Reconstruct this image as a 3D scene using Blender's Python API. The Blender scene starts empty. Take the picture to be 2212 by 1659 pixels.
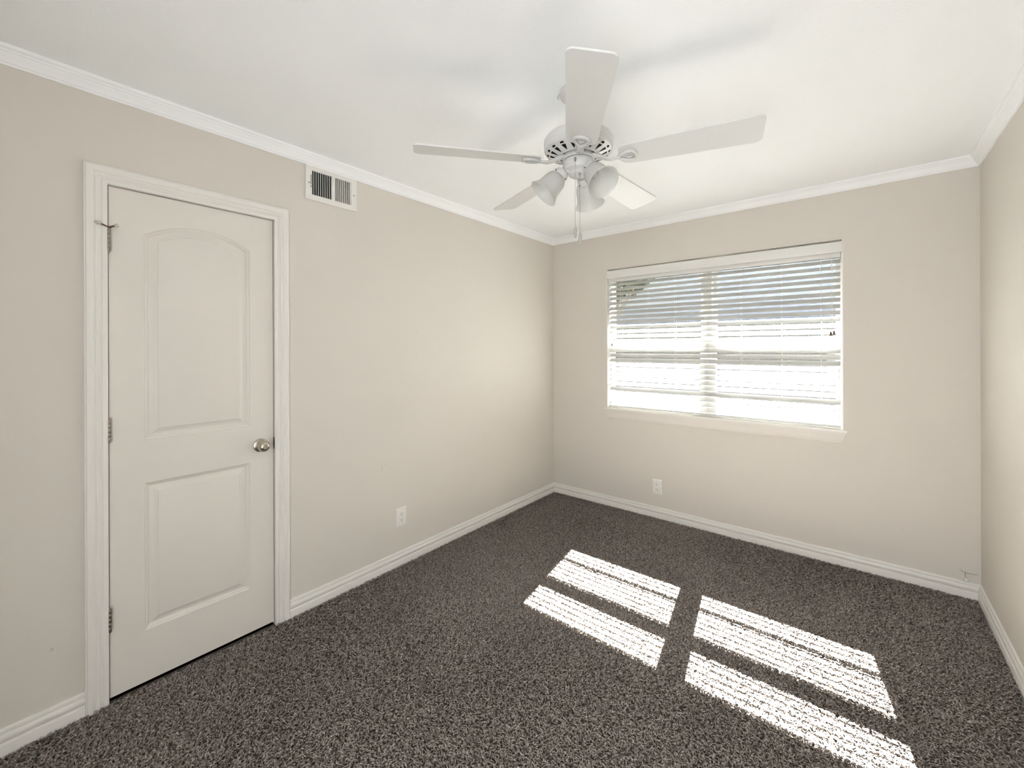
import bpy, bmesh, math, random
import numpy as np
from mathutils import Vector, Matrix

# ------------------------------------------------------------------ room measures (metres)
W, L, H = 2.8043, 3.4128, 2.44       # left wall x=0, right wall x=W, window wall y=L
YR = -0.75                            # rear wall, behind the camera
S = bpy.context.scene

# ------------------------------------------------------------------ camera
cam_d = bpy.data.cameras.new('camera')
cam_d.sensor_width = 36.0
cam_d.lens = 908.7 * 36.0 / 2212.0
cam_d.shift_y = -(829.5 - 750.34) / 2212.0
cam_d.clip_start = 0.03
cam = bpy.data.objects.new('camera', cam_d)
S.collection.objects.link(cam)
cam.matrix_world = (Matrix.Translation((2.287, 0.0, 1.3938)) @ Matrix.Rotation(0.6886, 4, 'Z')
                    @ Matrix.Rotation(math.pi / 2, 4, 'X') @ Matrix.Rotation(-0.0035, 4, 'Z'))
S.camera = cam

# ------------------------------------------------------------------ sky, sun, exposure
world = bpy.data.worlds.new('sky'); S.world = world; world.use_nodes = True
wn = world.node_tree; wn.nodes.clear()
wo = wn.nodes.new('ShaderNodeOutputWorld'); wb = wn.nodes.new('ShaderNodeBackground')
sky = wn.nodes.new('ShaderNodeTexSky'); sky.sky_type = 'NISHITA'; sky.sun_disc = False
sky.sun_elevation = math.radians(43); sky.sun_rotation = math.radians(-9.2)
wb.inputs['Strength'].default_value = 0.16
wn.links.new(sky.outputs[0], wb.inputs['Color']); wn.links.new(wb.outputs[0], wo.inputs['Surface'])

SUN_DIR = Vector((0.1617, -1.0, -0.960)).normalized()     # direction the sunlight travels
sd = bpy.data.lights.new('sun', 'SUN'); sd.energy = 120.0; sd.angle = math.radians(0.12)
sd.color = (1.0, 0.985, 0.975)
sun = bpy.data.objects.new('sun', sd); S.collection.objects.link(sun)
sun.rotation_euler = SUN_DIR.to_track_quat('-Z', 'Y').to_euler()
sun.location = (1.0, 8.0, 7.0)

# sky portal over the window opening
pd = bpy.data.lights.new('window_portal', 'AREA'); pd.shape = 'RECTANGLE'
pd.size = 1.62; pd.size_y = 1.2; pd.cycles.is_portal = True
po = bpy.data.objects.new('window_portal', pd); S.collection.objects.link(po)
po.location = (1.39, L + 0.17, 1.465); po.rotation_euler = (math.radians(-90), 0, 0)

# added soft fill lamp, unseen, set in an assumed doorway behind the camera
hd = bpy.data.lights.new('added_fill_light', 'AREA'); hd.shape = 'RECTANGLE'
hd.size = 0.74; hd.size_y = 1.9; hd.energy = 12.5; hd.color = (0.96, 0.98, 1.0)
ho = bpy.data.objects.new('added_fill_light', hd); S.collection.objects.link(ho)
ho.location = (2.29, YR - 0.10, 1.05); ho.rotation_euler = (math.radians(90), 0, 0)

S.view_settings.view_transform = 'Standard'; S.view_settings.look = 'None'
S.view_settings.gamma = 1.0; S.view_settings.use_curve_mapping = False
S.view_settings.exposure = 1.81
S.cycles.max_bounces = 14; S.cycles.diffuse_bounces = 10; S.cycles.transparent_max_bounces = 16
S.cycles.use_denoising = True
S.cycles.sample_clamp_indirect = 20.0
S.cycles.caustics_reflective = False; S.cycles.caustics_refractive = False

# ------------------------------------------------------------------ materials
def srgb(c):
    f = lambda v: v / 12.92 if v <= .04045 else ((v + .055) / 1.055) ** 2.4
    return tuple(f(v / 255.0) for v in c) + (1.0,)

def mat(name, col, rough=.5, metal=0.0, bump=None, vary=None, spec=.5):
    m = bpy.data.materials.new(name); m.use_nodes = True
    nt = m.node_tree; b = nt.nodes['Principled BSDF']
    b.inputs['Base Color'].default_value = col; b.inputs['Roughness'].default_value = rough
    b.inputs['Metallic'].default_value = metal; b.inputs['Specular IOR Level'].default_value = spec
    tc = nt.nodes.new('ShaderNodeTexCoord')
    if bump:
        sc, st, dist = bump
        n = nt.nodes.new('ShaderNodeTexNoise'); n.inputs['Scale'].default_value = sc
        n.inputs['Detail'].default_value = 3
        bp = nt.nodes.new('ShaderNodeBump'); bp.inputs['Strength'].default_value = st
        bp.inputs['Distance'].default_value = dist
        nt.links.new(tc.outputs['Object'], n.inputs['Vector'])
        nt.links.new(n.outputs['Fac'], bp.inputs['Height']); nt.links.new(bp.outputs[0], b.inputs['Normal'])
    if vary:
        sc, amt = vary
        n = nt.nodes.new('ShaderNodeTexNoise'); n.inputs['Scale'].default_value = sc
        n.inputs['Detail'].default_value = 4
        mr = nt.nodes.new('ShaderNodeMapRange')
        mr.inputs['To Min'].default_value = 1 - amt; mr.inputs['To Max'].default_value = 1 + amt
        mx = nt.nodes.new('ShaderNodeVectorMath'); mx.operation = 'SCALE'
        mx.inputs[0].default_value = col[:3]
        nt.links.new(tc.outputs['Object'], n.inputs['Vector'])
        nt.links.new(n.outputs['Fac'], mr.inputs['Value']); nt.links.new(mr.outputs[0], mx.inputs['Scale'])
        nt.links.new(mx.outputs[0], b.inputs['Base Color'])
    return m

M = {}
M['wall'] = mat('wall_paint', (.66, .629, .580, 1), .62, bump=(260, .10, .0012), vary=(1.3, .012), spec=.3)
M['ceiling'] = mat('ceiling_paint', (.89, .915, .935, 1), .8, bump=(120, .22, .003), spec=.2)
M['trim'] = mat('trim_paint', (.775, .76, .73, 1), .38, bump=(60, .05, .001))
M['crown'] = mat('crown_paint', (.88, .90, .915, 1), .5)
M['door'] = mat('door_paint', (.715, .69, .645, 1), .42, bump=(180, .05, .0008))
M['white'] = mat('white_plastic', (.77, .76, .73, 1), .35)
M['fanwhite'] = mat('fan_enamel', (.62, .625, .615, 1), .3)
M['blade'] = mat('blade_white', (.66, .67, .665, 1), .42)
M['slat'] = mat('blind_slat_white', (.73, .73, .71, 1), .38)
M['vinyl'] = mat('window_vinyl', (.85, .85, .83, 1), .35)
M['slats'] = mat('blind_slat_shaded', (.62, .62, .605, 1), .45)  # darker copy of the valance white, with the slats' backlit shade in its colour
M['cord'] = mat('cord_white', (.72, .71, .66, 1), .7)
M['darkcord'] = mat('aged_tassel', (.10, .065, .04, 1), .6)
M['nickel'] = mat('satin_nickel', (.50, .46, .40, 1), .24, 1.0)
M['hinge'] = mat('aged_nickel_hinge', (.30, .27, .23, 1), .42, 1.0)
M['chain'] = mat('chain_metal', (.45, .44, .42, 1), .4, .9)
M['fob'] = mat('pull_fob_grey', (.40, .405, .39, 1), .4)
M['black'] = mat('dark_interior', (.012, .011, .010, 1), .8)
M['duct'] = mat('duct_shadow', (.03, .026, .02, 1), .8)
M['rust'] = mat('rubber_tip', (.55, .52, .46, 1), .6)
M['rustpin'] = mat('rusty_pin', (.12, .06, .03, 1), .7)
M['screw'] = mat('screw_metal', (.35, .33, .30, 1), .4, .8)
M['ext'] = mat('exterior_paint', (.72, .70, .66, 1), .8)
M['siding'] = mat('neighbour_siding', (.27, .29, .345, 1), .8, vary=(3, .05))
M['rake'] = mat('neighbour_roof_trim', (.52, .50, .45, 1), .7)
M['shingle'] = mat('neighbour_shingles', (.55, .52, .47, 1), .9, vary=(8, .15))
M['fence'] = mat('weathered_fence', (.09, .085, .078, 1), .8, vary=(5, .06))
M['concrete'] = mat('lawn_soil', (.10, .105, .075, 1), .9, vary=(4, .08))
M['grass'] = mat('dry_grass', (.42, .44, .25, 1), .95, vary=(6, .3))
M['leaf'] = mat('leaves', (.055, .062, .040, 1), .7, vary=(9, .3))
M['bark'] = mat('bark', (.16, .12, .085, 1), .9, bump=(30, .6, .02))

def carpet_mat(name, c0, c1, c2):
    m = bpy.data.materials.new(name); m.use_nodes = True; nt = m.node_tree
    b = nt.nodes['Principled BSDF']; b.inputs['Roughness'].default_value = .95
    b.inputs['Specular IOR Level'].default_value = .15
    tc = nt.nodes.new('ShaderNodeTexCoord')
    n = nt.nodes.new('ShaderNodeTexNoise'); n.inputs['Scale'].default_value = 150; n.inputs['Detail'].default_value = 3
    r = nt.nodes.new('ShaderNodeValToRGB'); e = r.color_ramp.elements
    e[0].position = .34; e[0].color = c0; e[1].position = .66; e[1].color = c2
    k = e.new(.5); k.color = c1
    n2 = nt.nodes.new('ShaderNodeTexNoise'); n2.inputs['Scale'].default_value = 2.2; n2.inputs['Detail'].default_value = 3
    mr = nt.nodes.new('ShaderNodeMapRange'); mr.inputs['To Min'].default_value = .78; mr.inputs['To Max'].default_value = 1.18
    mx = nt.nodes.new('ShaderNodeVectorMath'); mx.operation = 'SCALE'
    for q in (n, n2): nt.links.new(tc.outputs['Object'], q.inputs['Vector'])
    nt.links.new(n.outputs['Fac'], r.inputs['Fac']); nt.links.new(n2.outputs['Fac'], mr.inputs['Value'])
    nt.links.new(r.outputs['Color'], mx.inputs[0]); nt.links.new(mr.outputs[0], mx.inputs['Scale'])
    nt.links.new(mx.outputs[0], b.inputs['Base Color'])
    return m
M['carpet'] = carpet_mat('carpet_yarn', (.125, .104, .091, 1), (.265, .232, .208, 1), (.46, .42, .39, 1))
M['backing'] = carpet_mat('carpet_base', (.07, .058, .048, 1), (.10, .085, .07, 1), (.14, .12, .10, 1))

# small scuffs and nail holes with a place of their own on the door wall
def scuffs(m, marks):
    nt = m.node_tree; b = nt.nodes['Principled BSDF']
    src = b.inputs['Base Color'].links[0].from_socket; tc = nt.nodes.new('ShaderNodeTexCoord'); last = src
    for (x, y, z, hy, hz, amt) in marks:
        sub = nt.nodes.new('ShaderNodeVectorMath'); sub.operation = 'SUBTRACT'; sub.inputs[1].default_value = (x, y, z)
        mul = nt.nodes.new('ShaderNodeVectorMath'); mul.operation = 'MULTIPLY'; mul.inputs[1].default_value = (4, 1 / hy, 1 / hz)
        ln = nt.nodes.new('ShaderNodeVectorMath'); ln.operation = 'LENGTH'
        mr = nt.nodes.new('ShaderNodeMapRange'); mr.inputs['From Min'].default_value = .5; mr.inputs['From Max'].default_value = 1.1
        mr.inputs['To Min'].default_value = 1 - amt; mr.inputs['To Max'].default_value = 1.0
        sc = nt.nodes.new('ShaderNodeVectorMath'); sc.operation = 'SCALE'
        nt.links.new(tc.outputs['Object'], sub.inputs[0]); nt.links.new(sub.outputs[0], mul.inputs[0])
        nt.links.new(mul.outputs[0], ln.inputs[0]); nt.links.new(ln.outputs['Value'], mr.inputs['Value'])
        nt.links.new(last, sc.inputs[0]); nt.links.new(mr.outputs[0], sc.inputs['Scale']); last = sc.outputs[0]
    nt.links.new(last, b.inputs['Base Color'])
M['wall_marked'] = mat('wall_paint_marked', (.66, .629, .580, 1), .62, bump=(260, .10, .0012), vary=(1.3, .012), spec=.3)
scuffs(M['wall_marked'], ((0, 1.7727, 1.4965, .0035, .0035, .3), (0, 2.0725, .842, .0022, .022, .22), (0, 1.5045, .645, .0025, .022, .22),
                          (0, 1.5261, .660, .0022, .009, .2), (0, .1164, .2914, .006, .008, .18)))

def glass_mat():
    m = bpy.data.materials.new('window_glass'); m.use_nodes = True; nt = m.node_tree; nt.nodes.clear()
    o = nt.nodes.new('ShaderNodeOutputMaterial'); t = nt.nodes.new('ShaderNodeBsdfTransparent')
    t.inputs[0].default_value = (.96, .97, .96, 1)
    g = nt.nodes.new('ShaderNodeBsdfGlossy'); g.inputs['Roughness'].default_value = .02
    f = nt.nodes.new('ShaderNodeFresnel'); f.inputs['IOR'].default_value = 1.4
    mx = nt.nodes.new('ShaderNodeMixShader')
    nt.links.new(f.outputs[0], mx.inputs[0]); nt.links.new(t.outputs[0], mx.inputs[1])
    nt.links.new(g.outputs[0], mx.inputs[2]); nt.links.new(mx.outputs[0], o.inputs[0])
    return m
M['glass'] = glass_mat()

def frosted_mat():
    m = bpy.data.materials.new('frosted_glass'); m.use_nodes = True; nt = m.node_tree; nt.nodes.clear()
    o = nt.nodes.new('ShaderNodeOutputMaterial')
    d = nt.nodes.new('ShaderNodeBsdfDiffuse'); d.inputs[0].default_value = (.76, .765, .755, 1)
    t = nt.nodes.new('ShaderNodeBsdfTranslucent'); t.inputs[0].default_value = (.86, .865, .855, 1)
    g = nt.nodes.new('ShaderNodeBsdfGlossy'); g.inputs['Roughness'].default_value = .35
    m1 = nt.nodes.new('ShaderNodeMixShader'); m1.inputs[0].default_value = .6
    m2 = nt.nodes.new('ShaderNodeMixShader'); m2.inputs[0].default_value = .04
    nt.links.new(d.outputs[0], m1.inputs[1]); nt.links.new(t.outputs[0], m1.inputs[2])
    nt.links.new(m1.outputs[0], m2.inputs[1]); nt.links.new(g.outputs[0], m2.inputs[2])
    nt.links.new(m2.outputs[0], o.inputs[0])
    return m
M['frost'] = frosted_mat()

# ------------------------------------------------------------------ mesh helpers
def build(name, bm, m, parent=None, smooth=None, loc=None):
    bmesh.ops.recalc_face_normals(bm, faces=bm.faces[:])
    me = bpy.data.meshes.new(name); bm.to_mesh(me); bm.free()
    me.materials.append(m)
    if smooth is not None:
        me.polygons.foreach_set('use_smooth', [True] * len(me.polygons))
        me.set_sharp_from_angle(angle=math.radians(smooth))
    o = bpy.data.objects.new(name, me); S.collection.objects.link(o)
    if parent is not None: o.parent = parent
    if loc is not None: o.location = loc
    return o

def empty(name, loc=(0, 0, 0), rz=0):
    o = bpy.data.objects.new(name, None); S.collection.objects.link(o)
    o.location = loc; o.rotation_euler = (0, 0, rz); o.empty_display_size = .05
    return o

def tag(o, label=None, cat=None, group=None, kind=None):
    if label: o['label'] = label
    if cat: o['category'] = cat
    if group: o['group'] = group
    if kind: o['kind'] = kind
    return o

def struct(o, label=None):
    o['kind'] = 'structure'
    if label: o['label'] = label; 
    return o

def box(bm, x0, x1, y0, y1, z0, z1, bevel=0):
    vs = [bm.verts.new((x, y, z)) for x in (x0, x1) for y in (y0, y1) for z in (z0, z1)]
    fs = [bm.faces.new([vs[i] for i in q]) for q in
          ((0, 1, 3, 2), (4, 6, 7, 5), (0, 4, 5, 1), (2, 3, 7, 6), (0, 2, 6, 4), (1, 5, 7, 3))]
    if bevel:
        es = list({e for f in fs for e in f.edges})
        bmesh.ops.bevel(bm, geom=es, offset=bevel, segments=2, affect='EDGES', profile=.5)
    return vs

def loft(bm, rings, closed_profile=True, closed_path=False, cap=True):
    R = [[bm.verts.new(p) for p in r] for r in rings]
    n = len(R[0]); k = len(R)
    for i in range(k if closed_path else k - 1):
        a, b = R[i], R[(i + 1) % k]
        for j in range(n if closed_profile else n - 1):
            j2 = (j + 1) % n
            try: bm.faces.new((a[j], a[j2], b[j2], b[j]))
            except ValueError: pass
    if cap and not closed_path and closed_profile:
        for r in (R[0], R[-1]):
            try: bm.faces.new(r)
            except ValueError: pass
    return R

def lathe(bm, prof, seg=48, mtx=Matrix.Identity(4), close=False):
    rings = []
    for k in range(seg):
        a = 2 * math.pi * k / seg
        rings.append([mtx @ Vector((r * math.cos(a), r * math.sin(a), z)) for r, z in prof])
    loft(bm, rings, closed_profile=close, closed_path=True)
    bmesh.ops.remove_doubles(bm, verts=bm.verts[:], dist=1e-6)

def tube(bm, pts, rad, seg=8, closed=False, up=Vector((0, 0, 1)), flat=1.0):
    pts = [Vector(p) for p in pts]; n = len(pts); rings = []
    rads = rad if isinstance(rad, (list, tuple)) else [rad] * n
    for i, p in enumerate(pts):
        a = pts[(i - 1) % n] if (closed or i > 0) else p
        b = pts[(i + 1) % n] if (closed or i < n - 1) else p
        t = (b - a).normalized()
        u = up if abs(t.dot(up)) < .98 else Vector((1, 0, 0))
        s = t.cross(u).normalized(); v = s.cross(t).normalized()
        rings.append([p + s * math.cos(2 * math.pi * k / seg) * rads[i] + v * math.sin(2 * math.pi * k / seg) * rads[i] * flat
                      for k in range(seg)])
    loft(bm, rings, True, closed)

def wall_sweep(bm, p0, p1, n, prof, m0=0, m1=0):
    """sweep a (distance from wall, height) profile along a wall; m0/m1 = 1 for an inside mitre."""
    p0, p1, n = Vector(p0), Vector(p1), Vector(n); t = (p1 - p0).normalized()
    rings = []
    for p, m, s in ((p0, m0, 1), (p1, m1, -1)):
        rings.append([p + n * d + t * (s * m * d) + Vector((0, 0, z)) for d, z in prof])
    loft(bm, rings)

# ------------------------------------------------------------------ floor and carpet
FZ = -0.012
bm = bmesh.new(); box(bm, -.02, W + .02, YR - .02, L + .02, FZ - .1, FZ)
floor = struct(build('floor', bm, M['backing']), 'brown grey carpeted floor')

def carpet():
    rng = np.random.default_rng(7)
    x0, x1, y0, y1 = .012, W - .012, YR + .02, L - .012
    sp = .0063
    nx, ny = int((x1 - x0) / sp), int((y1 - y0) / sp)
    gx, gy = np.meshgrid(np.arange(nx), np.arange(ny), indexing='ij')
    px = x0 + (gx.ravel() + rng.uniform(-.1, 1.1, nx * ny)) * sp
    py = y0 + (gy.ravel() + rng.uniform(-.1, 1.1, nx * ny)) * sp
    px = np.clip(px, x0, x1); py = np.clip(py, y0, y1)
    n = px.size
    # slow lean field: footprints and vacuum strokes
    lean = (np.sin(px * 2.3 + 1.1 * np.sin(py * 1.7)) + np.sin(py * 3.1 + 2 * np.sin(px * 1.3 + .5))) * .9
    ang = lean + rng.normal(0, 1.25, n)
    ln = rng.uniform(.012, .025, n); h = rng.uniform(.0098, .0122, n)
    wd = rng.uniform(.0012, .0021, n)
    curl = rng.normal(0, 1.2, n)
    V = np.zeros((n, 8, 3), np.float32)
    x, y, z = px.copy(), py.copy(), np.full(n, FZ)
    a = ang.copy()
    for k in range(4):
        t = k / 3
        s = wd * (1, 1.15, 1.0, .45)[k]
        sx, sy = -np.sin(a) * s, np.cos(a) * s
        roll = np.sin(k * 1.1 + px * 900) * .0007
        V[:, 2 * k] = np.stack([x - sx, y - sy, z - roll], 1)
        V[:, 2 * k + 1] = np.stack([x + sx, y + sy, z + roll], 1)
        if k < 3:
            st = ln * (.22, .36, .42)[k]
            x = x + np.cos(a) * st; y = y + np.sin(a) * st
            z = z + h * (.62, .36, .02)[k]; a = a + curl * .55
    V[:, :, 0] = np.clip(V[:, :, 0], .004, W - .004); V[:, :, 1] = np.clip(V[:, :, 1], YR + .01, L - .004)
    base = (np.arange(n) * 8)[:, None]
    F = np.concatenate([base + np.array([2 * k, 2 * k + 1, 2 * k + 3, 2 * k + 2]) for k in range(3)], 1).reshape(-1, 4)
    me = bpy.data.meshes.new('carpet_pile')
    me.vertices.add(n * 8); me.vertices.foreach_set('co', V.ravel())
    nf = len(F); me.loops.add(nf * 4); me.loops.foreach_set('vertex_index', F.ravel().astype(np.int32))
    me.polygons.add(nf); me.polygons.foreach_set('loop_start', np.arange(0, nf * 4, 4, dtype=np.int32))
    me.polygons.foreach_set('use_smooth', np.ones(nf, bool))
    me.update(calc_edges=True); me.materials.append(M['carpet'])
    o = bpy.data.objects.new('carpet_pile', me); S.collection.objects.link(o)
    tag(o, 'brown grey plush carpet pile covering the whole floor', 'carpet', kind='stuff')
carpet()

# ------------------------------------------------------------------ walls and ceiling
T = .14
DY0, DY1, DZ1 = .2505, .9005, 2.058            # rough door opening in the left wall
bm = bmesh.new()
box(bm, -T, 0, YR - T, DY0, FZ, H + .02); box(bm, -T, 0, DY1, L + T, FZ, H + .02); box(bm, -T, 0, DY0, DY1, DZ1, H + .02)
struct(build('wall_left', bm, M['wall_marked']), 'beige wall holding the closet door')
WX0, WX1, WZ0, WZ1 = .572, 2.210, .857, 2.076  # window opening
bm = bmesh.new()
box(bm, 0, WX0, L, L + T, FZ, H + .02); box(bm, WX1, W, L, L + T, FZ, H + .02)
box(bm, WX0, WX1, L, L + T, FZ, WZ0 - .012); box(bm, WX0, WX1, L, L + T, WZ1, H + .02)
struct(build('wall_back', bm, M['wall']), 'beige wall around the window')
bm = bmesh.new(); box(bm, W, W + T, YR - T, L + T, FZ, H + .02)
struct(build('wall_right', bm, M['wall']), 'beige wall at the right edge')
bm = bmesh.new()
RX0, RX1, RZ = 1.90, 2.68, 2.05                # assumed doorway behind the camera, put in for the added fill lamp
box(bm, 0, RX0, YR - T, YR, FZ, H + .02); box(bm, RX1, W, YR - T, YR, FZ, H + .02); box(bm, RX0, RX1, YR - T, YR, RZ, H + .02)
struct(build('wall_rear', bm, M['wall']))
bm = bmesh.new(); box(bm, RX0 - .3, RX1 + .3, YR - T - .15, YR - T - .1, FZ, H)
struct(build('wall_hallway', bm, M['wall']))
bm = bmesh.new(); box(bm, -T, W + T, YR - T, L + T, H, H + .12)
struct(build('ceiling', bm, M['ceiling']), 'white ceiling')
bm = bmesh.new()                                # closet shell behind the door
box(bm, -.80, -.76, .05, 1.1, FZ, 2.3); box(bm, -.80, -T, .05, .09, FZ, 2.3); box(bm, -.80, -T, 1.06, 1.1, FZ, 2.3)
box(bm, -.80, -T, .05, 1.1, 2.26, 2.3); box(bm, -.80, -T, .05, 1.1, FZ - .04, FZ)
struct(build('wall_closet', bm, M['black']))

# crown moulding and baseboards
CR = [(0, 2.380), (.007, 2.380), (.009, 2.386), (.013, 2.389), (.0155, 2.396), (.020, 2.404), (.026, 2.411),
      (.0275, 2.4165), (.031, 2.4185), (.034, 2.4255), (.040, 2.4285), (.042, 2.4335), (.042, 2.4405), (0, 2.4405)]
BB = [(0, .083), (.004, .083), (.0075, .081), (.009, .077), (.009, .071), (.0045, .0690), (.0045, .0668), (.0095, .065),
      (.0125, .059), (.014, .052), (.0130, .045), (.0085, .0385), (.0065, .0350), (.0070, .033), (.0138, .0315),
      (.015, .027), (.015, FZ), (0, FZ)]
def run(name, p0, p1, n, prof, m0, m1, m, label=None):
    b = bmesh.new(); wall_sweep(b, p0, p1, n, prof, m0, m1)
    return struct(build(name, b, m, smooth=30), label)
run('trim_1', (0, YR, 0), (0, L, 0), (1, 0, 0), CR, 1, 1, M['crown'], 'white crown moulding over the door wall')
run('trim_2', (0, L, 0), (W, L, 0), (0, -1, 0), CR, 1, 1, M['crown'], 'white crown moulding over the window wall')
run('trim_3', (W, L, 0), (W, YR, 0), (-1, 0, 0), CR, 1, 1, M['crown'], 'white crown moulding on the right wall')
run('trim_4', (W, YR, 0), (0, YR, 0), (0, 1, 0), CR, 1, 1, M['crown'])
CAS0, CAS1 = .2005, .9495                       # casing outer edges
run('baseboard_left', (0, CAS1, 0), (0, L, 0), (1, 0, 0), BB, 0, 1, M['trim'], 'white baseboard between the door and the corner')
run('baseboard_left', (0, YR, 0), (0, CAS0, 0), (1, 0, 0), BB, 1, 0, M['trim'], 'short white baseboard left of the door')
run('baseboard_back', (0, L, 0), (W, L, 0), (0, -1, 0), BB, 1, 1, M['trim'], 'white baseboard under the window')
run('baseboard_right', (W, L, 0), (W, YR, 0), (-1, 0, 0), BB, 1, 1, M['trim'], 'white baseboard on the right wall')

# ------------------------------------------------------------------ door
SY0, SY1, SZ0, SZ1, SX = .2725, .8790, .006, 2.0405, -.010
door = struct(empty('door_1', (0, SY0, 0)), 'white closet door with arched upper panel')
dl = Vector((0, -SY0, 0))
# slab with two moulded panels
def outline(y0, y1, z0, z1, arch, d, seg=28):
    pts = [(y0 + d, z0 + d), (y1 - d, z0 + d)]
    if not arch: return pts + [(y1 - d, z1 - d), (y0 + d, z1 - d)]
    hw = (y1 - y0) / 2; c = (y0 + y1) / 2
    R = (hw * hw + arch * arch) / (2 * arch); zc = z1 + arch - R
    r = R - d; h = hw - d; a = math.asin(h / r)
    for k in range(seg + 1):
        t = a - 2 * a * k / seg
        pts.append((c + r * math.sin(t), zc + r * math.cos(t)))
    return pts
STEPS = [(0, 0), (.0025, -.0035), (.005, -.0050), (.010, -.0075), (.0145, -.0135), (.0165, -.0145),
         (.020, -.0140), (.036, -.0050), (.0435, -.0022), (.0450, -.0004), (.0465, 0.0)]
bm = bmesh.new()
outer = [bm.verts.new((SX, y, z)) for y, z in ((SY0, SZ0), (SY1, SZ0), (SY1, SZ1), (SY0, SZ1))]
edges = [bm.edges.new((outer[i], outer[(i + 1) % 4])) for i in range(4)]
for (y0, y1, z0, z1, ar) in ((.380, .774, 1.012, 1.868, .062), (.379, .771, .219, .833, 0)):
    prev = None
    for d, dep in STEPS:
        ring = [bm.verts.new((SX + dep, y, z)) for y, z in outline(y0, y1, z0, z1, ar, d)]
        m_ = len(ring)
        if prev is None:
            edges += [bm.edges.new((ring[i], ring[(i + 1) % m_])) for i in range(m_)]
        else:
            for i in range(m_): bm.faces.new((prev[i], prev[(i + 1) % m_], ring[(i + 1) % m_], ring[i]))
        prev = ring
    bm.faces.new(prev)
bmesh.ops.triangle_fill(bm, edges=edges, use_beauty=True)
back = [bm.verts.new((SX - .035, v.co.y, v.co.z)) for v in outer]
for i in range(4): bm.faces.new((outer[i], outer[(i + 1) % 4], back[(i + 1) % 4], back[i]))
bm.faces.new(back)
bmesh.ops.translate(bm, verts=bm.verts[:], vec=dl)
slab = build('door_panel', bm, M['door'], door, smooth=22)
# jamb with stops
bm = bmesh.new()
J0, J1, JZ = .2690, .8830, 2.0440
box(bm, -T, -.0005, DY0, J0, FZ, JZ); box(bm, -T, -.0005, J1, DY1, FZ, JZ); box(bm, -T, -.0005, DY0, DY1, JZ, DZ1)
box(bm, -.085, SX - .037, J0, J0 + .012, FZ, JZ); box(bm, -.085, SX - .037, J1 - .012, J1, FZ, JZ)
box(bm, -.085, SX - .037, J0, J1, JZ - .012, JZ)
bmesh.ops.translate(bm, verts=bm.verts[:], vec=dl); build('door_jamb', bm, M['trim'], door)
# casing: mitred colonial profile, u from the opening outward
CP = [(0, 0), (0, .0065), (.002, .0090), (.010, .0100), (.0150, .0085), (.019, .0045), (.022, .0058), (.028, .0130), (.034, .0145),
      (.039, .0105), (.0415, .0125), (.048, .0175), (.056, .0195), (.061, .0185), (.0635, .0140), (.0665, .0140), (.068, .0120), (.068, 0)]
def casing(y0, y1, ztop, z0):
    b = bmesh.new(); rings = []
    for (y, z, du, dz) in ((y0, z0, -1, 0), (y0, ztop, -1, 1), (y1, ztop, 1, 1), (y1, z0, 1, 0)):
        rings.append([Vector((t, y + du * u, z + dz * u)) for u, t in CP])
    loft(b, rings)
    return b
bm = casing(.2685, .8815, 2.0435, FZ)
bm2 = bm; bmesh.ops.translate(bm2, verts=bm2.verts[:], vec=dl); build('door_casing', bm2, M['trim'], door, smooth=28)
# hinges
def hinge(zc, stop=False):
    b = bmesh.new()
    for k in range(5):
        z0 = zc - .0445 + k * .0178
        lathe(b, [(0, z0 + .0004), (.0058, z0 + .0004), (.0062, z0 + .001), (.0062, z0 + .0168), (.0058, z0 + .0174), (0, z0 + .0174)], 16,
              Matrix.Translation((.0035, SY0 - .0015, 0)))
    lathe(b, [(0, zc - .050), (.003, zc - .0495), (.0045, zc - .0465), (.0045, zc - .0445), (0, zc - .0445)], 12, Matrix.Translation((.0035, SY0 - .0015, 0)))
    lathe(b, [(0, zc + .0445), (.0045, zc + .0445), (.0050, zc + .047), (.003, zc + .0495), (0, zc + .050)], 12, Matrix.Translation((.0035, SY0 - .0015, 0)))
    box(b, -.012, .0008, J0 - .0004, J0 + .0012, zc - .0445, zc + .0445)
    bmesh.ops.translate(b, verts=b.verts[:], vec=dl)
    return build('hinge', b, M['hinge'], door, smooth=40)
h1 = hinge(1.823); hinge(1.071); hinge(.321)
# hinge pin door stop on the top hinge
b = bmesh.new(); zc = 1.878; o_ = Vector((.0035, SY0 - .0015, 0)) + dl
lathe(b, [(0, zc - .006), (.0085, zc - .006), (.0085, zc - .002), (0, zc - .002)], 16, Matrix.Translation(o_))
tube(b, [o_ + Vector((0, 0, zc - .004)), o_ + Vector((.010, -.016, zc)), o_ + Vector((.022, -.030, zc + .002))], .0032, 8)
tube(b, [o_ + Vector((0, 0, zc - .004)), o_ + Vector((.006, .010, zc)), o_ + Vector((.006, .019, zc + .004))], .0032, 8)
hs = build('hinge_stop', b, M['rustpin'], h1, smooth=40)
b = bmesh.new()
tube(b, [o_ + Vector((.020, -.027, zc + .0018)), o_ + Vector((.030, -.040, zc + .003))], .0062, 12)
tube(b, [o_ + Vector((.006, .016, zc + .003)), o_ + Vector((.006, .026, zc + .0075))], [.0045, .0075], 12)
tip = build('rubber_tip', b, M['rust'], h1, smooth=40); tip['label'] = 'grey rubber bumper tips'
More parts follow.
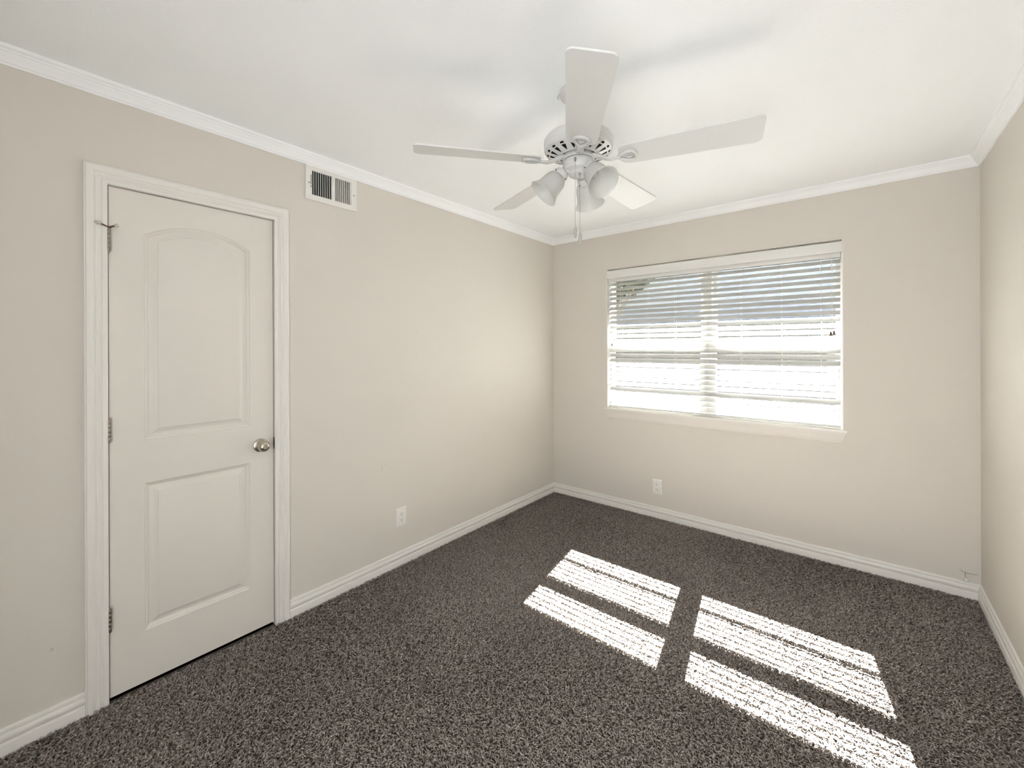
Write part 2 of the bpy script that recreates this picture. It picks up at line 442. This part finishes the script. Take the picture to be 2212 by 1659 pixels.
# knob
KY, KZ = .8195, .912
mt = Matrix.Translation(Vector((SX, KY, KZ)) + dl) @ Matrix.Rotation(math.pi / 2, 4, 'Y')
b = bmesh.new()
lathe(b, [(0, 0), (.0325, 0), (.0328, .003), (.0315, .006), (.027, .0085), (.018, .0105), (.0125, .012), (.0115, .020), (0, .020)], 40, mt)
rose = build('knob_rose', b, M['nickel'], door, smooth=35)
b = bmesh.new()
lathe(b, [(.0110, .016), (.0115, .024), (.015, .028), (.022, .0315), (.0262, .037), (.0275, .044), (.0262, .051), (.0225, .0575),
          (.0165, .0625), (.011, .0645), (.0105, .0635), (.0055, .0632), (.0, .0635)], 40, mt)
knob = build('door_knob', b, M['nickel'], door, smooth=35)
b = bmesh.new(); box(b, -.036, -.0015, J1 - .0016, J1 + .0002, .912 - .028, .912 + .028)
bmesh.ops.translate(b, verts=b.verts[:], vec=dl); sp_ = build('strike_plate', b, M['hinge'], door)
b = bmesh.new(); box(b, -.028, -.0055, J1 - .0022, J1 - .0015, .912 - .013, .912 + .013)
bmesh.ops.translate(b, verts=b.verts[:], vec=dl); build('latch_hole', b, M['black'], sp_)

# ------------------------------------------------------------------ window
win = struct(empty('window_1', (0, 0, 0)), 'wide white vinyl window of two single hung units')
FY0, FY1 = L + .085, L + .150
GX = ((.590, 1.324), (1.442, 2.172))
GB, GR0, GR1, GT = .940, 1.356, 1.437, 2.030
bm = bmesh.new()
box(bm, WX0, GX[0][0] - .012, FY0, FY1, WZ0 - .012, WZ1); box(bm, GX[1][1] + .012, WX1, FY0, FY1, WZ0 - .012, WZ1)
box(bm, 1.352, 1.414, FY0 - .004, FY1, WZ0 - .012, WZ1, .003)
box(bm, GX[0][0] - .012, GX[1][1] + .012, FY0, FY1, WZ0 - .012, .900); box(bm, GX[0][0] - .012, GX[1][1] + .012, FY0, FY1, GT + .012, WZ1)
build('window_frame', bm, M['vinyl'], win)
for (a, c) in GX:
    bm = bmesh.new()                             # lower sash, nearer the room
    e0, e1 = a - .012, c + .012
    i0 = a + .0 ; i1 = c - .0
    if a < 1: e1 = 1.352; e0 = a - .012
    else: e0 = 1.414
    box(bm, e0, i0, FY0 + .006, FY0 + .034, .900, GR1, .002); box(bm, i1, e1, FY0 + .006, FY0 + .034, .900, GR1, .002)
    box(bm, i0, i1, FY0 + .006, FY0 + .034, .900, GB, .002); box(bm, i0, i1, FY0 + .004, FY0 + .034, GR0, GR1, .003)
    box(bm, i0, i1, FY0 + .014, FY0 + .026, 1.100, 1.122)
    s = build('lower_sash', bm, M['vinyl'], win, smooth=30)
    bm = bmesh.new(); box(bm, i0, i1, FY0 + .019, FY0 + .0215, GB, GR0); build('glass_pane', bm, M['glass'], s)
    bm = bmesh.new()
    box(bm, e0, i0, FY0 + .036, FY0 + .062, GR1, GT + .012, .002); box(bm, i1, e1, FY0 + .036, FY0 + .062, GR1, GT + .012, .002)
    box(bm, i0, i1, FY0 + .036, FY0 + .062, GT, GT + .012); box(bm, i0, i1, FY0 + .036, FY0 + .062, GR0 + .012, GR1)
    box(bm, i0, i1, FY0 + .043, FY0 + .055, 1.735, 1.757)
    s = build('upper_sash', bm, M['vinyl'], win, smooth=30)
    bm = bmesh.new(); box(bm, i0, i1, FY0 + .047, FY0 + .0495, GR1, GT); build('glass_pane', bm, M['glass'], s)
# reveal lining
bm = bmesh.new()
box(bm, WX0 - .004, WX0 + .0015, L - .0008, FY0, WZ0, WZ1 + .002); box(bm, WX1 - .0015, WX1 + .004, L - .0008, FY0, WZ0, WZ1 + .002)
build('window_reveal', bm, M['trim'], win)
bm = bmesh.new()                                 # stool with its horns
pts = [(.546, L - .023), (2.231, L - .023), (2.231, L), (WX1, L), (WX1, FY0), (WX0, FY0), (WX0, L), (.546, L)]
lo = [bm.verts.new((x, y, .846)) for x, y in pts]; hi = [bm.verts.new((x, y, .858)) for x, y in pts]
bm.faces.new(lo); bm.faces.new(hi)
for i in range(8): bm.faces.new((lo[i], lo[(i + 1) % 8], hi[(i + 1) % 8], hi[i]))
build('window_sill', bm, M['trim'], win)
bm = bmesh.new()                                 # moulded apron with returned ends
AP = [(.0205, .846, 0), (.020, .838, .003), (.018, .830, .006), (.0155, .816, .011), (.014, .802, .015), (.013, .788, .020), (.0105, .783, .021), (.0115, .779, .022), (.008, .771, .024), (0, .771, .024)]
rings = []
for e in (0, 1):
    ring = [Vector(((.549 + s) if e == 0 else (2.229 - s), L - d, z)) for d, z, s in AP] + [Vector((.549 if e == 0 else 2.229, L, .846))]
    rings.append(ring)
loft(bm, rings); build('window_apron', bm, M['door'], win, smooth=30)

# ------------------------------------------------------------------ blind
blind = tag(empty('window_blind', (1.391, L + .034, 1.98)), 'white two inch faux wood blind hanging in the window, slats tilted open', 'blind')
ob = Vector((-1.391, -(L + .034), -1.98))
def part(name, b, m, parent=blind, off=ob, **k):
    bmesh.ops.translate(b, verts=b.verts[:], vec=off); return build(name, b, m, parent, **k)
b = bmesh.new(); BX0, BX1 = .579, 2.203
box(b, .5745, 2.2105, L - .016, L - .004, 1.995, 2.0615, .002)
box(b, .5745, .580, L - .006, L + .012, 1.995, 2.0615); box(b, 2.205, 2.2105, L - .006, L - .0005, 1.995, 2.0615)
part('valance', b, M['slat'], smooth=30)
b = bmesh.new(); box(b, BX0, BX1, L + .008, L + .062, 1.966, 2.020, .002); part('headrail', b, M['slat'], smooth=30)
TH = math.radians(35.5); PITCH = .0415; SW = .0505; YC = L + .035
zs = []; z = 1.944
while z > .905: zs.append(z); z -= PITCH
b = bmesh.new(); rnd = random.Random(3)
for i, z in enumerate(zs):
    th = TH + rnd.uniform(-.012, .012); jz = rnd.uniform(-.0008, .0008)
    if i == 5: jz -= .004
    ca, sa = math.cos(th), math.sin(th)
    prof = []
    for k in range(7):                            # gently crowned slat section
        u = -SW / 2 + SW * k / 6; c = .0007 * (1 - (2 * u / SW) ** 2)
        prof.append((u, c + .0013))
    for k in range(6, -1, -1):
        u = -SW / 2 + SW * k / 6; c = .0007 * (1 - (2 * u / SW) ** 2)
        prof.append((u, c - .0013))
    rings = [[Vector((x, YC + u * ca - t * sa, z + jz + u * sa + t * ca)) for u, t in prof] for x in (BX0 + .004, BX1 - .004)]
    loft(b, rings)
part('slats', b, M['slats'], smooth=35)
b = bmesh.new(); box(b, BX0 + .004, BX1 - .004, YC - .026, YC + .026, .866, .884, .004); part('bottom_rail', b, M['slat'], smooth=40)
LX = (.690, .926, 1.153, 1.392, 1.626, 1.877, 2.098)
for x in LX:
    b = bmesh.new()
    for y in (YC - .0225, YC + .0225): tube(b, [(x, y, .884), (x, y, 1.966)], .0009, 6, up=Vector((0, 1, 0)))
    for z in zs:
        tube(b, [(x, YC - .0225, z - .0165 - .003), (x, YC + .0225, z + .0165 - .003)], .0006, 4)
    part('ladder_string', b, M['cord'])
def tassel(x, y, z, m, s=1.0, parent=None):
    b = bmesh.new(); lathe(b, [(0, z + .022 * s), (.0035 * s, z + .022 * s), (.005 * s, z + .017 * s), (.005 * s, z + .010 * s), (.0075 * s, z + .003 * s), (.008 * s, z), (0, z)], 14, Matrix.Translation((x, y, 0)))
    return part('tassel', b, m, parent, smooth=40)
def cord(xs, ztop, zbot, m=M['cord']):
    b = bmesh.new(); y = L - .003
    tube(b, [(xs, L + .008, ztop), (xs, y, ztop - .02), (xs, y, zbot)], .0008, 6, up=Vector((0, 1, 0)))
    return part('pull_cord', b, m)
c1 = cord(2.152, 1.985, 1.487); tassel(2.151, L - .004, 1.462, M['darkcord'], 1.2, c1)
c2 = cord(2.160, 1.985, 1.493); tassel(2.167, L - .004, 1.468, M['darkcord'], 1.2, c2)
c3 = cord(2.156, 1.985, 1.905); tassel(2.156, L - .005, 1.885, M['cord'], 1.2, c3)
c4 = cord(.640, 1.975, 1.470); tassel(.640, L - .003, 1.448, M['darkcord'], .9, c4)
c5 = cord(.618, 1.975, 1.425); tassel(.618, L - .003, 1.405, M['darkcord'], .9, c5)

# ------------------------------------------------------------------ air vent above the door
VY0, VY1, VZ0, VZ1 = 1.038, 1.334, 2.195, 2.3795
vent = tag(empty('air_vent', (0, (VY0 + VY1) / 2, (VZ0 + VZ1) / 2)), 'white metal wall register with upright louvres just under the crown moulding', 'vent')
vo = Vector((0, -(VY0 + VY1) / 2, -(VZ0 + VZ1) / 2))
vp = lambda n, b, m, par=vent, **k: part(n, b, m, par, vo, **k)
fy = (VY0 + .034, 1.1835, 1.1975, VY1 - .034); fz = (VZ0 + .030, VZ1 - .024)
b = bmesh.new()
box(b, .0005, .009, VY0, fy[0], VZ0, VZ1); box(b, .0005, .009, fy[3], VY1, VZ0, VZ1); box(b, .0005, .009, fy[1], fy[2], fz[0], fz[1])
box(b, .0005, .009, fy[0], fy[3], VZ0, fz[0]); box(b, .0005, .009, fy[0], fy[3], fz[1], VZ1)
vp('vent_frame', b, M['white'])
b = bmesh.new()                                   # dark duct behind
box(b, .0003, .0011, fy[0], fy[1], fz[0], fz[1]); box(b, .0003, .0011, fy[2], fy[3], fz[0], fz[1]); vp('duct_opening', b, M['black'])
b = bmesh.new(); nl = 9
for side in (0, 1):
    y0, y1 = (fy[0], fy[1]) if side == 0 else (fy[2], fy[3])
    for k in range(nl + (1 if side else 0)):
        yc = y0 + (y1 - y0) * (k + (.5 if side else .92)) / nl
        if yc > y1: continue
        d = .0052
        if side == 0: pts = [(.0012, yc - .0010), (.0080, yc - .0010), (.0080, yc), (.0012, yc)]
        else: pts = [(.0012, yc + d), (.0082, yc - d), (.0088, yc - d + .001), (.0018, yc + d + .001)]
        rings = [[Vector((x, y, z)) for x, y in pts] for z in (fz[0], fz[1])]
        loft(b, rings)
vp('louvers', b, M['white'])
for y in (VY0 + .018, VY1 - .018):
    b = bmesh.new(); lathe(b, [(0, 0), (.0042, 0), (.0036, .0016), (0, .0022)], 14, Matrix.Translation((.009, y, (VZ0 + VZ1) / 2 - .002)) @ Matrix.Rotation(math.pi / 2, 4, 'Y'))
    vp('screw', b, M['screw'])
b = bmesh.new(); box(b, .0088, .0094, VY0 + .0265, VY0 + .0298, 2.262, 2.330); sl = vp('lever_slot', b, M['black'])
b = bmesh.new(); box(b, .009, .020, VY0 + .0270, VY0 + .0292, 2.272, 2.280, .0006); vp('lever', b, M['white'], sl)

# ------------------------------------------------------------------ wall outlets
def outlet(label, loc, rz):
    t = tag(empty('wall_outlet', loc, rz), label, 'outlet', 'duplex wall outlets')
    b = bmesh.new()                               # local: faces -y, x across
    w, h = .0375, .060
    fr = [(-w, -h), (w, -h), (w, h), (-w, h)]
    rings = []
    for s, y in ((0, 0), (0, -.0025), (.0035, -.0052), (.006, -.0060)):
        rings.append([Vector((math.copysign(abs(x) - s, x), y, math.copysign(abs(z) - s, z))) for x, z in fr])
    loft(b, rings); build('cover_plate', b, M['white'], t, smooth=20)
    for zc in (.0195, -.0195):
        b = bmesh.new(); ring = []
        for k in range(28):
            a = 2 * math.pi * k / 28
            x, z = .0172 * math.cos(a), .0172 * math.sin(a); z = max(-.0135, min(.0135, z)); ring.append((x, z))
        loft(b, [[Vector((x, y, zc + z)) for x, z in ring] for y in (-.0055, -.0078)])
        s = build('socket', b, M['white'], t, smooth=25)
        b = bmesh.new()
        box(b, -.0075, -.0052, -.0083, -.0076, zc - .001, zc + .0075); box(b, .0050, .0073, -.0083, -.0076, zc - .0005, zc + .0065)
        lathe(b, [(0, 0), (.0026, 0), (.0026, .0006), (0, .0006)], 12, Matrix.Translation((0, -.0077, zc - .0070)) @ Matrix.Rotation(math.pi / 2, 4, 'X'))
        build('socket_slots', b, M['black'], s)
    b = bmesh.new(); lathe(b, [(0, 0), (.0030, 0), (.0024, .0012), (0, .0016)], 12, Matrix.Translation((0, -.0059, 0)) @ Matrix.Rotation(math.pi / 2, 4, 'X'))
    build('screw', b, M['white'], t)
    return t
outlet('white duplex outlet low on the door wall, right of the door', (0, 1.644, .300), math.pi / 2)
o2 = outlet('white duplex outlet on the window wall below the sill', (1.014, L, .249), 0)

# ------------------------------------------------------------------ cable stub in the corner
b = bmesh.new()
tube(b, [(2.722, L - .001, .140), (2.735, L - .004, .134), (2.752, L - .004, .130), (2.770, L - .005, .131), (2.790, L - .004, .133)], .0012, 6)
tube(b, [(2.744, L - .004, .131), (2.743, L - .005, .115), (2.746, L - .005, .103)], .0011, 6)
cb = tag(build('wall_cable', b, M['screw'], smooth=50), 'thin stub of cable on the wall above the baseboard in the right corner', 'cable')
b = bmesh.new(); lathe(b, [(0, .105), (.003, .105), (.004, .101), (.009, .093), (.009, .089), (0, .089)], 12, Matrix.Translation((2.747, L - .009, 0)))
build('cable_clip', b, M['white'], cb, smooth=40)

# ------------------------------------------------------------------ ceiling fan
FX, FYc = 1.402, 1.508
fan = tag(empty('ceiling_fan', (FX, FYc, H)), 'white five blade ceiling fan with three frosted bell shades in the middle of the ceiling', 'ceiling fan')
def fl(n, prof, m, par=fan, seg=56, **k):
    b = bmesh.new(); lathe(b, [(r, z - H) for r, z in prof], seg); return build(n, b, m, par, smooth=k.pop('smooth', 32), **k)
fl('ceiling_canopy', [(0, 2.440), (.078, 2.440), (.0785, 2.434), (.073, 2.424), (.055, 2.412), (.036, 2.402), (.022, 2.396), (0, 2.394)], M['fanwhite'])
fl('downrod', [(0, 2.38), (.0125, 2.38), (.0125, 2.262), (.026, 2.260), (.026, 2.245), (0, 2.245)], M['fanwhite'], seg=24)
fl('motor_housing', [(.0, 2.262), (.060, 2.262), (.100, 2.259), (.126, 2.252), (.136, 2.246), (.1405, 2.238), (.1405, 2.222), (.1405, 2.214), (.1385, 2.212), (.1385, 2.206), (.1395, 2.204),
                     (.1370, 2.197), (.1340, 2.194), (.1330, 2.197), (.1330, 2.210), (0, 2.212)], M['fanwhite'])
# perforated lower ring, real slots
b = bmesh.new(); NP = 18; P = 2 * math.pi / NP
lv = [(.134, 2.194, 0), (.129, 2.1915, .0), (.1285, 2.191, .0070), (.1205, 2.187, .0092), (.1200, 2.1868, 0), (.1155, 2.185, .0), (.115, 2.1848, .0092), (.108, 2.1825, .0082),
      (.098, 2.179, .0052), (.087, 2.1745, .0012), (.086, 2.1742, 0), (.080, 2.1715, 0), (.0765, 2.171, 0), (.0755, 2.177, 0)]
cut = {2, 6, 7, 8}
G = []
for r, z, w in lv:
    row = []
    for i in range(NP):
        for dth in (0, P / 2 - max(w, .0003) / r, P / 2 + max(w, .0003) / r):
            a = i * P + dth; row.append(b.verts.new((r * math.cos(a), r * math.sin(a), z - H)))
    G.append(row)
n = NP * 3
for k in range(len(lv) - 1):
    for j in range(n):
        if j % 3 == 1 and k in cut: continue
        b.faces.new((G[k][j], G[k][(j + 1) % n], G[k + 1][(j + 1) % n], G[k + 1][j]))
build('vent_ring', b, M['fanwhite'], fan, smooth=25)
fl('motor_core', [(0, 2.208), (.131, 2.208), (.131, 2.2), (.118, 2.196), (.080, 2.186), (.068, 2.180), (.068, 2.176), (0, 2.176)], M['black'])
fl('flywheel', [(0, 2.180), (.064, 2.180), (.066, 2.176), (.066, 2.162), (.064, 2.159), (0, 2.159)], M['fanwhite'])
fl('switch_housing', [(0, 2.160), (.052, 2.160), (.0585, 2.156), (.0600, 2.148), (.0600, 2.126), (.0560, 2.119), (.044, 2.114), (.0395, 2.111), (.0385, 2.099), (.030, 2.093), (.012, 2.091), (.006, 2.088), (0, 2.087)], M['fanwhite'])
# blades
PIT = math.radians(12)
PH = 0.2609
ZB = 2.150 - H
def blade_bm():
    b = bmesh.new()
    ctrl = []                                      # outline in (r, v): one side then the other
    def hw(r):
        t = (r - .165) / (.66 - .165)
        return .0575 + .0135 * t
    side = []
    for k in range(9):                             # rounded root
        a = math.pi / 2 * k / 8; side.append((.165 + .035 * (1 - math.sin(a)) , None, math.cos(a)))
    up = []
    for k in range(9):
        a = math.pi / 2 * k / 8; up.append((.165 + .040 * (1 - math.cos(a)), hw(.165) - .038 * (1 - math.sin(a))))
    for k in range(1, 10): up.append((.205 + (.63 - .205) * k / 10, hw(.205 + (.63 - .205) * k / 10)))
    for k in range(9):
        a = math.pi / 2 * k / 8; up.append((.635 + .025 * math.sin(a), hw(.65) - .025 * (1 - math.cos(a))))
    pts = up + [(r, -v) for r, v in reversed(up)]
    for s in (1, -1):
        pass
    rings = []
    for t in (-.0030, .0030): rings.append([Vector((r, v * math.cos(PIT), ZB - v * math.sin(PIT) + t)) for r, v in pts])
    loft(b, rings)
    return b
def arm_bm():
    b = bmesh.new(); ct, st = math.cos(PIT), math.sin(PIT)
    def q(r, v, w=0): return Vector((r, v * ct, ZB - v * st + w))
    tube(b, [Vector((.052, 0, 2.170 - H)), Vector((.070, 0, 2.1685 - H)), Vector((.090, 0, 2.160 - H)), Vector((.112, 0, 2.147 - H)), q(.132, 0, -.010), q(.152, 0, -.009), q(.168, 0, -.008)],
         [.020, .0195, .0165, .0150, .0135, .0125, .010], 12, flat=.45)
    loop = []
    for k in range(28):                            # open teardrop loop under the blade root
        a = 2 * math.pi * k / 28
        r = .196 + .034 * math.cos(a); v = .0250 * math.sin(a) * (1 + .45 * math.cos(a))
        loop.append(q(r, v, -.008))
    tube(b, loop, .0068, 8, closed=True)
    loop = []
    for k in range(20):
        a = 2 * math.pi * k / 20
        loop.append(q(.205 + .014 * math.cos(a), .011 * math.sin(a), -.0075))
    tube(b, loop, .0030, 8, closed=True)
    for r, v in ((.232, .0), (.205, .022), (.205, -.022)):
        tube(b, [q(r, v, -.010), q(r, v, .005)], .0042, 10)
    return b
bl0 = build('blade', blade_bm(), M['blade'], fan, smooth=35)
ar0 = build('blade_arm', arm_bm(), M['fanwhite'], bl0, smooth=50)
bl0.rotation_euler = (0, 0, PH)
OFF = (0, .012, 0, -.01, .03)
for k in range(1, 5):
    o = bl0.copy(); S.collection.objects.link(o); o.parent = fan; o.rotation_euler = (0, 0, PH - k * math.radians(72) + OFF[k])
    a_ = ar0.copy(); S.collection.objects.link(a_); a_.parent = o
# light kit: three arms with bell shades
VIEW = math.atan2(FYc, FX - 2.287)                 # bearing from camera to fan
def light(bear):
    rot = Matrix.Rotation(bear, 4, 'Z')
    hold = build('light_arm', (lambda b: (tube(b, [(.028, 0, 2.113 - H), (.045, 0, 2.116 - H), (.060, 0, 2.110 - H), (.070, 0, 2.100 - H)], [.010, .011, .0115, .013], 12), b)[1])(bmesh.new()), M['fanwhite'], fan, smooth=50)
    hold.rotation_euler = (0, 0, bear)
    ax = Matrix.Translation((.066, 0, 2.106 - H)) @ Matrix.Rotation(math.radians(180 - 43), 4, 'Y')
    b = bmesh.new(); lathe(b, [(0, -.010), (.018, -.010), (.0265, -.004), (.0290, .004), (.0295, .020), (.0275, .024), (0, .024)], 28, ax)
    fit = build('shade_fitter', b, M['fanwhite'], hold, smooth=35)
    for k in range(3):
        b = bmesh.new(); a = k * 2.094 + .5
        c = ax @ Vector((.027 * math.cos(a), .027 * math.sin(a), .014)); d = ax @ Vector((.034 * math.cos(a), .034 * math.sin(a), .014))
        tube(b, [c, d], .0028, 8)
        build('thumb_screw', b, M['screw'], hold)
    b = bmesh.new()
    oc = [(.0240, .010), (.0250, .017), (.0310, .021), (.0370, .027), (.0415, .035), (.0445, .046), (.0462, .060), (.0475, .074), (.0500, .088), (.0545, .101), (.0605, .111), (.0645, .116)]
    ic = [(r - .0032, z) for r, z in reversed(oc)]
    lathe(b, oc + [(.0640, .1185)] + ic, 44, ax, close=True)
    sh = build('lamp_shade', b, M['frost'], hold, smooth=50)
    b = bmesh.new(); lathe(b, [(0, .020), (.009, .020), (.010, .030), (.0145, .042), (.0150, .052), (.010, .062), (.004, .070), (0, .072)], 24, ax)
    build('bulb', b, M['frost'], hold, smooth=50)
for rel in (-20, -140, -258): light(VIEW + math.radians(rel))
# pull chains: toward the camera
def chain(ox, depth, z0, z1):
    rx, ry = math.cos(VIEW - math.pi / 2), math.sin(VIEW - math.pi / 2)
    x = ox * rx - depth * math.cos(VIEW); y = ox * ry - depth * math.sin(VIEW)
    b = bmesh.new(); n = int((z0 - z1) / .0042)
    for k in range(n):
        zc = z0 - H - k * .0042
        lathe_pts = [(0, .0019), (.0015, .0010), (.0015, -.0010), (0, -.0019)]
        for_m = Matrix.Translation((x, y, zc))
        vs = [b.verts.new(for_m @ Vector(p)) for p in ((0, 0, .0021), (.0015, 0, 0), (0, .0015, 0), (-.0015, 0, 0), (0, -.0015, 0), (0, 0, -.0021))]
        for i in range(4):
            j = 1 + (i + 1) % 4; b.faces.new((vs[0], vs[1 + i], vs[j])); b.faces.new((vs[5], vs[j], vs[1 + i]))
    c = build('pull_chain', b, M['chain'], fan)
    b = bmesh.new(); lathe(b, [(0, .006), (.0040, .006), (.0046, 0), (.0040, -.008), (0, -.008)], 12, Matrix.Translation((x, y, z0 - H)) @ Matrix.Identity(4))
    build('chain_socket', b, M['chain'], c, smooth=40)
    b = bmesh.new(); zt = z1 - H
    lathe(b, [(0, .004), (.0028, .003), (.0055, -.004), (.0068, -.014), (.0068, -.026), (.0050, -.036), (.0020, -.042), (0, -.043)], 16, Matrix.Translation((x, y, zt)))
    build('pull_fob', b, M['fob'], c, smooth=50)
chain(-.0125, .062, 2.140, 1.868); chain(.0055, .030, 2.094, 1.853)
# small wire end showing at the canopy edge
b = bmesh.new(); r = .0800; rx, ry = math.cos(VIEW - math.pi / 2), math.sin(VIEW - math.pi / 2)
tube(b, [(-r * rx, -r * ry, -.004), (-r * rx - .004 * rx, -r * ry - .004 * ry, -.014), (-r * rx, -r * ry, -.024)], .0014, 6)
build('wire_end', b, M['screw'], fan)

# ------------------------------------------------------------------ outside
bm = bmesh.new(); box(bm, -30, 30, L + T, 60, -.55, -.35)
struct(build('ground', bm, M['concrete']))
bm = bmesh.new()                                   # roof overhang above the window
box(bm, -1.5, W + 1.5, L + T, 4.312, 2.44, 2.50); box(bm, -1.5, W + 1.5, 4.292, 4.312, 2.400, 2.60)
struct(build('roof_overhang', bm, M['ext']))
# neighbouring house
nh = tag(empty('neighbour_house', (2.0, 10.0, -.35)), 'pale blue grey house seen through the blind slats', 'house')
no = Vector((-2.0, -10.0, .35))
hp = lambda n, b, m, par=nh: part(n, b, m, par, no)
def prism(b, pts, y0, y1):
    loft(b, [[Vector((x, y, z)) for x, z in pts] for y in (y0, y1)])
b = bmesh.new(); prism(b, [(-3.0, -.35), (9.0, -.35), (9.0, 2.35), (3.0, 5.0), (-3.0, 2.35)], 10.0, 16.0); hp('house_wall', b, M['siding'])
b = bmesh.new(); prism(b, [(-3.9, 1.98), (3.0, 5.05), (3.0, 5.45), (-3.9, 2.38)], 9.5, 16.4); prism(b, [(3.0, 5.05), (9.9, 1.98), (9.9, 2.38), (3.0, 5.45)], 9.5, 16.4); hp('roof', b, M['rake'])
# fence between the plots
b = bmesh.new()
for k in range(90):
    x = -6.5 + k * .15; box(b, x, x + .142, 9.2, 9.22, -.35, 1.86 + .012 * ((k * 7) % 3))
box(b, -6.5, 7, 9.22, 9.26, .2, .29); box(b, -6.5, 7, 9.22, 9.26, 1.4, 1.49)
tag(build('garden_fence', b, M['fence']), 'weathered grey board fence outside, seen through the lower slats', 'fence')
# tree
def tree(x, y, h, rad, seed):
    t = tag(empty('tree', (x, y, -.35)), 'leafy tree outside at the top left of the window', 'tree')
    rn = random.Random(seed); b = bmesh.new()
    tube(b, [(0, 0, 0), (.05, 0, h * .35), (-.05, .05, h * .6), (0, 0, h * .85)], [.16, .13, .10, .04], 12)
    for k in range(7):
        a = k * .9; tube(b, [(0, 0, h * (.42 + .05 * k)), (rad * .6 * math.cos(a), rad * .6 * math.sin(a), h * (.6 + .05 * k))], [.05, .015], 8)
    build('trunk', b, M['bark'], t, smooth=50)
    b = bmesh.new()
    for k in range(4200):
        u = Vector((rn.gauss(0, 1), rn.gauss(0, 1), rn.gauss(0, 1))).normalized() * rad * rn.uniform(.45, 1) ** .6
        c = Vector((u.x, u.y, u.z * .8 + h * .72)); s = rn.uniform(.05, .11)
        d1 = Vector((rn.uniform(-1, 1), rn.uniform(-1, 1), rn.uniform(-1, 1))).normalized(); d2 = d1.orthogonal().normalized()
        vs = [b.verts.new(c + d1 * s), b.verts.new(c + d2 * s * .45), b.verts.new(c - d1 * s), b.verts.new(c - d2 * s * .45)]
        b.faces.new(vs)
    build('foliage', b, M['leaf'], t)
tree(-1.75, 8.0, 4.9, 1.05, 5)
